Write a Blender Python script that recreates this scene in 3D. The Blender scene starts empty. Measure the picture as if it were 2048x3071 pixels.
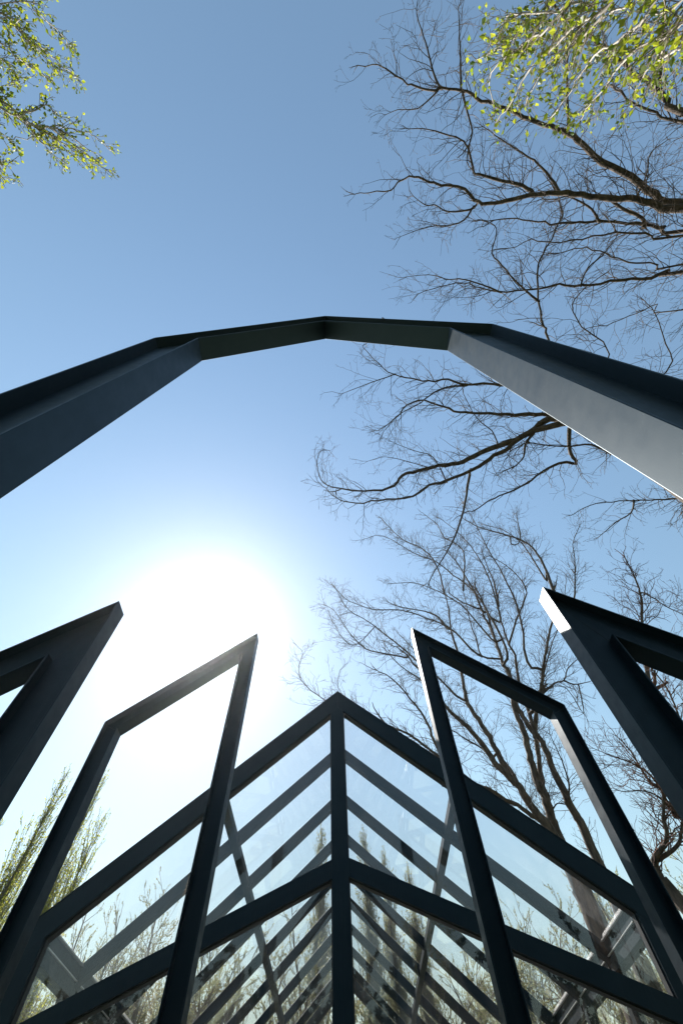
import bpy, math, random
import numpy as np
from mathutils import Vector, Matrix

scene = bpy.context.scene
col = scene.collection
R = math.radians
CZ = 1.3                                   # eye height above the ground

# ------------------------------------------------------------------ camera
cam = bpy.data.cameras.new('camera'); camo = bpy.data.objects.new('camera', cam); col.objects.link(camo)
cam.sensor_fit = 'HORIZONTAL'; cam.sensor_width = 24.0; cam.lens = 15.34
cam.clip_start = 0.05; cam.clip_end = 3000
def set_camera(pitch, roll, yaw, x):
    c, s = math.cos(yaw), math.sin(yaw)
    r0 = Vector((c, s, 0)); f0 = Vector((-s, c, 0)); z = Vector((0, 0, 1))
    view = f0 * math.cos(pitch) + z * math.sin(pitch)
    u0 = -f0 * math.sin(pitch) + z * math.cos(pitch)
    right = r0 * math.cos(roll) - u0 * math.sin(roll)
    up = r0 * math.sin(roll) + u0 * math.cos(roll)
    camo.matrix_world = Matrix(((right.x, up.x, -view.x, x), (right.y, up.y, -view.y, 0),
                                (right.z, up.z, -view.z, CZ), (0, 0, 0, 1)))
set_camera(1.0719, 0.0589, -0.0324, 0.0725)
scene.camera = camo

# ------------------------------------------------------------------ sky and sun
SUN_AZ, SUN_EL = R(-23.0), R(44.5)         # azimuth from +Y towards +X
world = bpy.data.worlds.new('World'); scene.world = world; world.use_nodes = True
nt = world.node_tree
bg = nt.nodes['Background']
sky = nt.nodes.new('ShaderNodeTexSky'); sky.sky_type = 'NISHITA'; sky.sun_disc = False
sky.sun_elevation = SUN_EL; sky.sun_rotation = SUN_AZ
sky.air_density = 2.6; sky.dust_density = 0.45; sky.ozone_density = 5.5; sky.altitude = 0
nt.links.new(sky.outputs[0], bg.inputs[0]); bg.inputs[1].default_value = 0.065
sun = bpy.data.lights.new('sun', 'SUN'); suno = bpy.data.objects.new('sun', sun); col.objects.link(suno)
sun.energy = 5.0; sun.angle = R(0.53); sun.color = (1.0, 0.95, 0.88)
S = Vector((math.sin(SUN_AZ) * math.cos(SUN_EL), math.cos(SUN_AZ) * math.cos(SUN_EL), math.sin(SUN_EL)))
suno.rotation_euler = (-S).to_track_quat('-Z', 'Y').to_euler(); suno.location = S * 60
scene.view_settings.view_transform = 'Standard'; scene.view_settings.look = 'None'
scene.view_settings.gamma = 1.0; scene.view_settings.use_curve_mapping = False
scene.view_settings.exposure = 1.24
scene.cycles.transparent_max_bounces = 64; scene.cycles.max_bounces = 10

# ------------------------------------------------------------------ materials
def node_mat(name):
    m = bpy.data.materials.new(name); m.use_nodes = True
    return m, m.node_tree.nodes, m.node_tree.links, m.node_tree.nodes['Principled BSDF']
def noise(N, L, scale, detail=4, coord='Object', vec=None):
    t = N.new('ShaderNodeTexCoord'); n = N.new('ShaderNodeTexNoise')
    n.inputs['Scale'].default_value = scale; n.inputs['Detail'].default_value = detail
    if vec:
        mp = N.new('ShaderNodeMapping'); mp.inputs['Scale'].default_value = vec
        L.new(t.outputs[coord], mp.inputs[0]); L.new(mp.outputs[0], n.inputs['Vector'])
    else:
        L.new(t.outputs[coord], n.inputs['Vector'])
    return n
def ramp(N, L, src, stops):
    r = N.new('ShaderNodeValToRGB'); e = r.color_ramp.elements
    while len(e) < len(stops): e.new(0.5)
    for i, (p, c) in enumerate(stops):
        e[i].position = p; e[i].color = (c, c, c, 1) if isinstance(c, float) else (*c, 1)
    L.new(src, r.inputs[0]); return r
def bump(N, L, h, strength, dist, bsdf):
    b = N.new('ShaderNodeBump'); b.inputs['Strength'].default_value = strength; b.inputs['Distance'].default_value = dist
    L.new(h, b.inputs['Height']); L.new(b.outputs[0], bsdf.inputs['Normal'])

def steel_mat(name, c0, c1, r0, r1, spec=0.25):
    m, N, L, P = node_mat(name)
    a = noise(N, L, 1.7, 6); L.new(ramp(N, L, a.outputs[0], [(0.35, c0), (0.68, c1)]).outputs[0], P.inputs['Base Color'])
    b = noise(N, L, 9.0, 8); L.new(ramp(N, L, b.outputs[0], [(0.3, r0), (0.72, r1)]).outputs[0], P.inputs['Roughness'])
    st = noise(N, L, 5.0, 6, vec=(7, 7, 0.25)); sp = noise(N, L, 90.0, 3)
    s1 = ramp(N, L, st.outputs[0], [(0.55, 0.0), (0.75, 0.004)]); s2 = ramp(N, L, sp.outputs[0], [(0.68, 0.0), (0.76, 0.02)])
    for src in (s1, s2):
        ad = N.new('ShaderNodeMix'); ad.data_type = 'RGBA'; ad.blend_type = 'ADD'; ad.inputs[0].default_value = 1.0
        prev = P.inputs['Base Color'].links[0].from_socket
        L.new(prev, ad.inputs[6]); L.new(src.outputs[0], ad.inputs[7]); L.new(ad.outputs[2], P.inputs['Base Color'])
    k = noise(N, L, 260.0, 2); bump(N, L, k.outputs[0], 0.10, 0.002, P)
    P.inputs['Specular IOR Level'].default_value = spec
    P.inputs['Specular Tint'].default_value = (0.55, 0.82, 1.0, 1)
    return m
M = {}
M['steel'] = steel_mat('painted_steel', (0.0015, 0.006, 0.011), (0.004, 0.011, 0.018), 0.38, 0.54)
M['arch_steel'] = steel_mat('weathered_painted_steel', (0.003, 0.008, 0.012), (0.007, 0.013, 0.018), 0.48, 0.56, 0.60)
M['roof_steel'] = steel_mat('satin_roof_steel', (0.002, 0.006, 0.010), (0.004, 0.010, 0.016), 0.5, 0.65, 0.2)
M['weld'] = steel_mat('weld_bead', (0.012, 0.016, 0.02), (0.018, 0.022, 0.028), 0.5, 0.65)
def plain(name, c, rough, metal=0.0):
    m, N, L, P = node_mat(name)
    a = noise(N, L, 6.0, 5)
    lo = tuple(q * 0.82 for q in c); hi = tuple(min(1, q * 1.12) for q in c)
    L.new(ramp(N, L, a.outputs[0], [(0.3, lo), (0.7, hi)]).outputs[0], P.inputs['Base Color'])
    P.inputs['Roughness'].default_value = rough; P.inputs['Metallic'].default_value = metal
    return m
M['pale_metal'] = plain('pale_strip_metal', (0.62, 0.61, 0.60), 0.35, 0.6)  # pale metal for the thin strips along the eaves
M['gasket'] = plain('black_gasket', (0.012, 0.014, 0.016), 0.6)

def glass_mat(name, tint, dirt):
    m = bpy.data.materials.new(name); m.use_nodes = True
    N, L = m.node_tree.nodes, m.node_tree.links
    N.remove(N['Principled BSDF']); out = N['Material Output']
    tr = N.new('ShaderNodeBsdfTransparent'); tr.inputs[0].default_value = (*tint, 1)
    gl = N.new('ShaderNodeBsdfGlossy'); gl.inputs['Roughness'].default_value = 0.0; gl.inputs['Color'].default_value = (1, 1, 1, 1)
    fr = N.new('ShaderNodeFresnel'); 
    ge = N.new('ShaderNodeNewGeometry'); ior = N.new('ShaderNodeMapRange'); ior.inputs[3].default_value = 1.5; ior.inputs[4].default_value = 1 / 1.5
    L.new(ge.outputs['Backfacing'], ior.inputs[0]); L.new(ior.outputs[0], fr.inputs[0])   # same reflectance from either side of the thin sheet
    mx = N.new('ShaderNodeMixShader'); L.new(fr.outputs[0], mx.inputs[0]); L.new(tr.outputs[0], mx.inputs[1]); L.new(gl.outputs[0], mx.inputs[2])
    # thin film of dust and rain streaks that scatters the back light
    df = N.new('ShaderNodeBsdfTranslucent'); df.inputs[0].default_value = (0.75, 0.76, 0.76, 1)
    d1 = noise(N, L, 2.2, 8, vec=(1.6, 1.6, 0.35)); d2 = noise(N, L, 60.0, 2)
    r1 = ramp(N, L, d1.outputs[0], [(0.35, dirt * 0.35), (0.75, dirt)])
    r2 = ramp(N, L, d2.outputs[0], [(0.70, 0.0), (0.78, 0.05)])
    ad = N.new('ShaderNodeMath'); ad.operation = 'ADD'; L.new(r1.outputs[0], ad.inputs[0]); L.new(r2.outputs[0], ad.inputs[1])
    m2 = N.new('ShaderNodeMixShader'); L.new(ad.outputs[0], m2.inputs[0]); L.new(mx.outputs[0], m2.inputs[1]); L.new(df.outputs[0], m2.inputs[2])
    L.new(m2.outputs[0], out.inputs['Surface'])
    return m
M['glass'] = glass_mat('front_glass', (0.985, 0.985, 0.99), 0.005)
M['roof_glass'] = glass_mat('roof_glass', (0.978, 0.98, 0.986), 0.006)

def bark_mat(name, c0, c1, bumpy=0.5):
    m, N, L, P = node_mat(name)
    a = noise(N, L, 9.0, 8, vec=(1, 1, 0.3)); L.new(ramp(N, L, a.outputs[0], [(0.32, c0), (0.66, c1)]).outputs[0], P.inputs['Base Color'])
    P.inputs['Roughness'].default_value = 0.85; P.inputs['Specular IOR Level'].default_value = 0.25
    b = noise(N, L, 22.0, 6, vec=(1, 1, 0.25)); bump(N, L, b.outputs[0], bumpy, 0.04, P)
    return m
M['bark'] = bark_mat('grey_brown_bark', (0.035, 0.028, 0.023), (0.12, 0.092, 0.070), 0.9)
M['twig'] = bark_mat('brown_twig_bark', (0.045, 0.036, 0.030), (0.13, 0.10, 0.08), 0.2)
M['pale_twig'] = bark_mat('glare_pale_twig_bark', (0.14, 0.115, 0.09), (0.26, 0.22, 0.17), 0.2)  # bark lightened in colour for the glare veiling the far trees
M['red_twig'] = bark_mat('reddish_twig_bark', (0.07, 0.038, 0.028), (0.16, 0.085, 0.065), 0.2)
M['pale_bark'] = bark_mat('pale_poplar_bark', (0.28, 0.25, 0.21), (0.46, 0.42, 0.36), 0.4)
M['olive_bark'] = bark_mat('olive_poplar_bark', (0.075, 0.07, 0.045), (0.15, 0.14, 0.09), 0.3)

def leaf_mat(name, d0, d1, t0, t1):
    m, N, L, P = node_mat(name); out = N['Material Output']
    g = N.new('ShaderNodeNewGeometry')
    P.inputs['Roughness'].default_value = 0.45; P.inputs['Specular IOR Level'].default_value = 0.35
    r = ramp(N, L, g.outputs['Random Per Island'], [(0.0, d0), (1.0, d1)]); L.new(r.outputs[0], P.inputs['Base Color'])
    t = N.new('ShaderNodeBsdfTranslucent')
    r2 = ramp(N, L, g.outputs['Random Per Island'], [(0.0, t0), (1.0, t1)]); L.new(r2.outputs[0], t.inputs[0])
    mx = N.new('ShaderNodeMixShader'); mx.inputs[0].default_value = 0.55
    L.new(P.outputs[0], mx.inputs[1]); L.new(t.outputs[0], mx.inputs[2]); L.new(mx.outputs[0], out.inputs['Surface'])
    return m
M['leaf'] = leaf_mat('fresh_green_leaf', (0.045, 0.085, 0.012), (0.10, 0.14, 0.022), (0.22, 0.31, 0.015), (0.48, 0.50, 0.04))
M['poplar_leaf'] = leaf_mat('young_poplar_leaf', (0.07, 0.10, 0.02), (0.13, 0.14, 0.035), (0.30, 0.38, 0.05), (0.62, 0.58, 0.10))
M['bg_leaf'] = leaf_mat('veiled_spring_leaf', (0.09, 0.11, 0.035), (0.16, 0.15, 0.06), (0.26, 0.30, 0.13), (0.44, 0.40, 0.20))  # spring leaf colour, paled to put the veiling light into it
M['dark_leaf'] = leaf_mat('dense_dark_leaf', (0.02, 0.035, 0.012), (0.05, 0.06, 0.02), (0.05, 0.07, 0.015), (0.10, 0.10, 0.03))
def ground_mat(name, c0, c1, c2, scale):
    m, N, L, P = node_mat(name)
    a = noise(N, L, scale, 10); L.new(ramp(N, L, a.outputs[0], [(0.3, c0), (0.5, c1), (0.72, c2)]).outputs[0], P.inputs['Base Color'])
    b = noise(N, L, scale * 30, 4); bump(N, L, b.outputs[0], 0.5, 0.02, P); P.inputs['Roughness'].default_value = 0.9
    return m
M['grass'] = ground_mat('spring_grass', (0.035, 0.055, 0.015), (0.055, 0.075, 0.022), (0.09, 0.085, 0.04), 0.6)
M['concrete'] = ground_mat('low_bounce_paving', (0.045, 0.048, 0.05), (0.065, 0.067, 0.068), (0.09, 0.09, 0.088), 1.5)  # unseen paving, kept dark to cut light bounced up under the arch

hm = bpy.data.materials.new('glare_haze'); hm.use_nodes = True
hn = hm.node_tree.nodes; hn.remove(hn['Principled BSDF'])
hv = hn.new('ShaderNodeVolumePrincipled'); hv.inputs['Color'].default_value = (0.84, 0.92, 1.0, 1)
hv.inputs['Density'].default_value = 0.00035; hv.inputs['Anisotropy'].default_value = 0.92
hm.node_tree.links.new(hv.outputs[0], hn['Material Output'].inputs['Volume'])
M['haze'] = hm

# ------------------------------------------------------------------ helpers
def link(o, parent=None):
    col.objects.link(o)
    if parent is not None: o.parent = parent
    return o
def mesh_obj(name, verts, faces, mat, parent=None, bevel=0.0):
    me = bpy.data.meshes.new(name); me.from_pydata([tuple(v) for v in verts], [], [tuple(f) for f in faces]); me.update()
    me.materials.append(M[mat]); o = link(bpy.data.objects.new(name, me), parent)
    if bevel:
        b = o.modifiers.new('edge', 'BEVEL'); b.width = bevel; b.segments = 2; b.limit_method = 'ANGLE'
    return o
def thing(name, label, cat, loc=(0, 0, 0), group=None):
    o = link(bpy.data.objects.new(name, None)); o.location = loc; o.empty_display_size = 0.3
    o['label'] = label; o['category'] = cat
    if group: o['group'] = group
    return o
def prism(name, poly, y0, y1, mat, parent=None, bevel=0.003, skew=0.0):
    """polygon of (x, z) extruded from y0 to y1; skew turns the frame slightly about the vertical"""
    a = sum(poly[i][0] * poly[(i + 1) % len(poly)][1] - poly[(i + 1) % len(poly)][0] * poly[i][1] for i in range(len(poly)))
    if a < 0: poly = poly[::-1]
    n = len(poly)
    v = [(x, y0 + skew * x, z) for x, z in poly] + [(x, y1 + skew * x, z) for x, z in poly]
    f = [tuple(range(n)), tuple(range(2 * n - 1, n - 1, -1))]
    f += [(i, i + n, (i + 1) % n + n, (i + 1) % n) for i in range(n)]
    return mesh_obj(name, v, f, mat, parent, bevel)
def bar(name, x0, x1, y0, y1, z0, z1, mat, parent=None, bevel=0.003):
    return prism(name, [(x0, z0), (x1, z0), (x1, z1), (x0, z1)], y0, y1, mat, parent, bevel)
def slab(name, p, q, r, s, thick, mat, parent=None):
    p, q, r, s = map(Vector, (p, q, r, s)); n = (q - p).cross(s - p).normalized() * thick
    if n.z < 0: n = -n
    v = [p, q, r, s, p + n, q + n, r + n, s + n]
    o = mesh_obj(name, v, [(0, 1, 2, 3), (4, 5, 6, 7), (0, 1, 5, 4), (1, 2, 6, 5), (2, 3, 7, 6), (3, 0, 4, 7)], mat, parent)
    o.data.validate(); 
    import bmesh
    b = bmesh.new(); b.from_mesh(o.data); bmesh.ops.recalc_face_normals(b, faces=b.faces); b.to_mesh(o.data); b.free()
    return o
def offset_path(pts, d):
    """offset an open (x, z) path to its right hand side by d with mitred corners"""
    out = []
    for i, p in enumerate(pts):
        ns = []
        for a, b in ((i - 1, i), (i, i + 1)):
            if 0 <= a and b < len(pts):
                dx, dz = pts[b][0] - pts[a][0], pts[b][1] - pts[a][1]; l = math.hypot(dx, dz); ns.append((dz / l, -dx / l))
        if len(ns) == 1: n = ns[0]; k = 1
        else:
            n = (ns[0][0] + ns[1][0], ns[0][1] + ns[1][1]); k = 2 / (n[0] ** 2 + n[1] ** 2)
        out.append((p[0] + n[0] * d * k, p[1] + n[1] * d * k))
    return out
def wide_flange_frame(root, path, names, depth, y0, y1, mat, tf=0.02, tw=0.012, skew=0.0, seams=True):
    """wide-flange section bent along a mitred path: the web lies in the frame's plane, flanges across it"""
    o0, o1, o2, o3 = path, offset_path(path, tf), offset_path(path, depth - tf), offset_path(path, depth)
    ym = (y0 + y1) / 2
    for i, nm in enumerate(names):
        w = prism(nm, [o1[i], o1[i + 1], o2[i + 1], o2[i]], ym - tw / 2, ym + tw / 2, mat, root, 0, skew)
        prism('outer_flange', [o0[i], o0[i + 1], o1[i + 1], o1[i]], y0, y1, mat, w, 0.004, skew)
        prism('inner_flange', [o2[i], o2[i + 1], o3[i + 1], o3[i]], y0, y1, mat, w, 0.004, skew)
        if seams and i:
            a, b = o1[i], o2[i]; dx, dz = b[0] - a[0], b[1] - a[1]; l = math.hypot(dx, dz); nx, nz = -dz / l * .006, dx / l * .006
            prism('weld_seam', [(a[0] - nx, a[1] - nz), (b[0] - nx, b[1] - nz), (b[0] + nx, b[1] + nz), (a[0] + nx, a[1] + nz)],
                  ym - tw / 2 - .003, ym + tw / 2 + .003, 'weld', w, 0, skew)

# ------------------------------------------------------------------ ground
g = 600
gr = mesh_obj('ground', [(-g, -g, 0), (g, -g, 0), (g, g, 0), (-g, g, 0)], [(0, 1, 2, 3)], 'grass'); gr['kind'] = 'structure'
pa = bar('path', -1.3, 1.3, -14, 9.6, -0.2, 0.03, 'concrete', None, 0.0); pa['kind'] = 'structure'
fl = bar('chapel_floor', -6.0, 6.0, 9.6, 31.0, -0.2, 0.10, 'concrete', None, 0.0); fl['kind'] = 'structure'

# ------------------------------------------------------------------ entrance arch (almost overhead)
arch = thing('entrance_arch', 'tall dark steel gable arch spanning overhead across the picture, nearest of the frames', 'arch', (0.011, 0, 0))
AX, AK, AA, AD, AY0, AY1, ASK = 1.510, 5.648 + CZ, 7.251 + CZ, 0.613, 0.612, 0.875, -0.0159
sl = (AA - AK) / AX; th = math.atan(sl); oa = AA + AD / math.cos(th); ox = AX + AD; ok = oa - sl * ox
wide_flange_frame(arch, [(-ox, 0.0), (-ox, ok), (0, oa), (ox, ok), (ox, 0.0)], ['leg', 'rafter', 'rafter', 'leg'], AD, AY0, AY1, 'arch_steel', 0.022, 0.014, ASK)
rod = bar('lightning_rod', 0.89, 0.912, 0.60, 0.622, 8.45, 8.75, 'gasket', arch)
for sx in (-1, 1):
    bar('base_plate', sx * (ox - AD / 2) - .42, sx * (ox - AD / 2) + .42, AY0 - .12, AY1 + .12, 0.031, 0.055, 'steel', arch)

# ------------------------------------------------------------------ broken gable frames left and right of the axis
KO = 0.844                                 # the outer pair stands nearer
def gate(sx, xi, zt, slope, xo, depth, y0, y1, name, label, group, tf):
    g = thing(name, label, 'steel frame', (sx * (xi + xo) / 2, (y0 + y1) / 2, 0), group)
    c = sx * (xi + xo) / 2; ym = (y0 + y1) / 2
    zk = zt - slope * (xo - xi)
    path = [(xi, 0.0), (xi, zt), (xo, zk), (xo, 0.0)]
    path = [(sx * x - c, z) for x, z in path]
    d = depth if sx > 0 else -depth
    t = tf if sx > 0 else -tf
    wide_flange_frame(g, path, ['inner_post', 'top_rail', 'outer_post'], d, y0 - ym, y1 - ym, 'steel', t, 0.012)
    for x in (xi + depth / 2, xo - depth / 2):
        bar('base_plate', sx * x - c - depth * .7, sx * x - c + depth * .7, y0 - ym - .1, y1 - ym + .1, 0.005, 0.03, 'steel', g)
    return g
X0 = 0.0725 * (1 - KO)
for sx, side in ((-1, 'left'), (1, 'right')):
    gate(sx, 3.325 * KO + sx * X0, 5.41 * KO + CZ, 0.8265, 5.75 * KO + sx * X0, 0.52 * KO, 4.4 * KO, 4.69 * KO, 'broken_gable_frame',
         'wide dark steel half-gable frame cut off by the %s edge, sharp tip towards the sky' % side, 'outer half-gable frames', 0.02)
    gate(sx, 1.607, 6.80 + CZ, 0.86, 3.878, 0.25, 6.5, 6.73, 'broken_gable_frame',
         'slender dark steel half-gable frame standing just %s of the glass chapel apex' % side, 'inner half-gable frames', 0.018)

# ------------------------------------------------------------------ glass chapel
ch = thing('glass_chapel', 'glass chapel with dark steel gable rafters, chevron crossbars and central mullion', 'chapel', (0, 10, 0))
Y = lambda y: y - 10.0
SC, SM = 0.843, 0.408
TOP, LOW = 8.095 + CZ, 7.625 + CZ          # front gable, top and underside on the axis
MT, MB = 4.31 + CZ, 4.00 + CZ              # chevron crossbar on the axis
CX, CO = 5.18, 5.50                        # corner post
MX0, MX1 = -0.186, 0.130
FLZ = 0.10
YF0, YF1 = 10.0, 10.26
def front(yf0, yf1, beads):
    for s in (-1, 1):
        xm = -MX0 if s < 0 else MX1
        r = prism('gable_rafter', [(s * 0.0, TOP), (s * CO, TOP - SC * CO), (s * CO, LOW - SC * CO), (s * 0.0, LOW)], Y(yf0), Y(yf1), 'steel', ch)
        # cap plate and glazing stops
        prism('cap_strip', [(0, TOP + .03), (s * (CO + .03), TOP + .03 - SC * (CO + .03)), (s * (CO + .03), TOP + .002 - SC * (CO + .03)), (0, TOP + .002)], Y(yf0 - .012), Y(yf1 + .05), 'steel', r, 0.002)
        prism('corner_post', [(s * CX, FLZ), (s * (CO - .002), FLZ), (s * (CO - .002), LOW - SC * (CO - .002) - .001), (s * CX, LOW - SC * CX - .001)], Y(yf0 + .002), Y(yf1 - .002), 'steel', ch)
        m = prism('chevron_crossbar', [(s * xm, MT - SM * xm), (s * CX, MT - SM * CX), (s * CX, MB - SM * CX), (s * xm, MB - SM * xm)], Y(yf0 + .003), Y(yf1 - .003), 'steel', ch)
        # glazing stops: thin steps round every opening
        b = 0.02
        ya, yb = Y(yf0 + .07), Y(yf1 - .06)
        x0, x1 = xm, CX
        prism('glazing_stop', [(s * x0, LOW - SC * x0), (s * x1, LOW - SC * x1), (s * x1, LOW - b * 1.3 - SC * x1), (s * x0, LOW - b * 1.3 - SC * x0)], ya, yb, 'gasket', r, 0)
        for zz, k in ((MT, 1), (MB, -1)):
            prism('glazing_stop', [(s * x0, zz - SM * x0), (s * x1, zz - SM * x1), (s * x1, zz + k * b - SM * x1), (s * x0, zz + k * b - SM * x0)], ya, yb, 'gasket', m, 0)
        for zlo, zhi, lab in ((lambda x: MT - SM * x + .001, lambda x: LOW - SC * x - .001, 'upper'), (lambda x: FLZ + .12, lambda x: MB - SM * x - .001, 'lower')):
            prism('glass_pane', [(s * (x0 + .002), zlo(x0)), (s * (x1 - .002), zlo(x1)), (s * (x1 - .002), zhi(x1)), (s * (x0 + .002), zhi(x0))], Y(yf0 + .12), Y(yf0 + .135), 'glass', ch, 0)
            prism('glazing_stop', [(s * x0, zlo(x0)), (s * (x0 + b), zlo(x0)), (s * (x0 + b), zhi(x0)), (s * x0, zhi(x0))], ya + .004, yb - .004, 'gasket', m, 0)
            prism('glazing_stop', [(s * x1, zlo(x1)), (s * (x1 - b), zlo(x1)), (s * (x1 - b), zhi(x1)), (s * x1, zhi(x1))], ya + .004, yb - .004, 'gasket', m, 0)
        bar('sill', min(s * xm, s * CX), max(s * xm, s * CX), Y(yf0 + .01), Y(yf1 - .01), FLZ, FLZ + .12, 'steel', ch)
    prism('mullion', [(MX0, FLZ), (MX1, FLZ), (MX1, LOW - SC * MX1 - .001), (0, LOW - .001), (MX0, LOW + SC * MX0 - .001)], Y(yf0 - .012), Y(yf1 + .01), 'steel', ch, 0.006)
front(YF0, YF1, True)
RT, RL = 7.835 + CZ, 7.54 + CZ            # roof rafters, top and underside on the axis
RY = [11.91 + 2.29 * k for k in range(8)]
YE = 30.25
XE = 5.45
for y in RY:
    for s in (-1, 1):
        prism('roof_rafter', [(0, RT), (s * XE, RT - SC * XE), (s * XE, RL - SC * XE), (0, RL)], Y(y), Y(y + .20), 'roof_steel', ch)
        prism('side_post', [(s * 5.22, FLZ), (s * 5.43, FLZ), (s * 5.43, RL - SC * 5.43 - .002), (s * 5.22, RL - SC * 5.22 - .002)], Y(y + .01), Y(y + .19), 'roof_steel', ch)
front(YE, YE + .26, False)
yb0 = [YF1] + [y + .20 for y in RY]; yb1 = [y for y in RY] + [YE]
gl = [YF1 + .012] + [y + .10 for y in RY] + [YE - .012]
for a, b in zip(yb0, yb1):                 # purlins, eaves and ridge between the frames of each bay
    for s in (-1, 1):
        px = 2.49; n = 0.13
        prism('purlin', [(s * px, RL + .0 - SC * px), (s * (px + n), RL - SC * (px + n)), (s * (px + n), RL + .16 - SC * (px + n)), (s * px, RL + .16 - SC * px)], Y(a), Y(b), 'roof_steel', ch)
        ea = prism('eave_beam', [(s * 5.20, RL - .16 - SC * 5.2), (s * 5.44, RL - .16 - SC * 5.2), (s * 5.44, RT - .012 - SC * 5.44), (s * 5.20, RT - .012 - SC * 5.20)], Y(a), Y(b), 'roof_steel', ch)
        ez = RT - SC * 5.2
        bar('eave_strip', min(s * 5.150, s * 5.198), max(s * 5.150, s * 5.198), Y(a + .02), Y(b - .02), ez - .035, ez - .012, 'pale_metal', ea, 0.002)
        bar('eave_strip', min(s * 5.170, s * 5.198), max(s * 5.170, s * 5.198), Y(a + .02), Y(b - .02), ez - .25, ez - .232, 'pale_metal', ea, 0.002)
    bar('ridge_beam', -.06, .06, Y(a), Y(b), RL + .02, RT - .07, 'roof_steel', ch)
for a, b in zip(gl[:-1], gl[1:]):
    for s in (-1, 1):
        for x0, x1 in ((0.012, 2.56), (2.575, 5.46)):
            h = RT + .012
            slab('roof_pane', (s * x0, Y(a + .004), h - SC * x0), (s * x1, Y(a + .004), h - SC * x1), (s * x1, Y(b - .004), h - SC * x1), (s * x0, Y(b - .004), h - SC * x0), 0.014, 'roof_glass', ch)
        bar('side_pane', min(s * 5.31, s * 5.325), max(s * 5.31, s * 5.325), Y(a + .13), Y(b - .13), FLZ + .15, RL - .165 - SC * 5.2, 'roof_glass', ch, 0)
        bar('side_sill', min(s * 5.24, s * 5.42), max(s * 5.24, s * 5.42), Y(a + .11), Y(b - .11), FLZ, FLZ + .149, 'steel', ch)

# ------------------------------------------------------------------ added haze volume, veils the scene like lens glare around the sun
hz = bar('haze', -605, 605, -605, 605, -1.0, 21.0, 'haze', None, 0.0); hz['kind'] = 'stuff'

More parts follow.
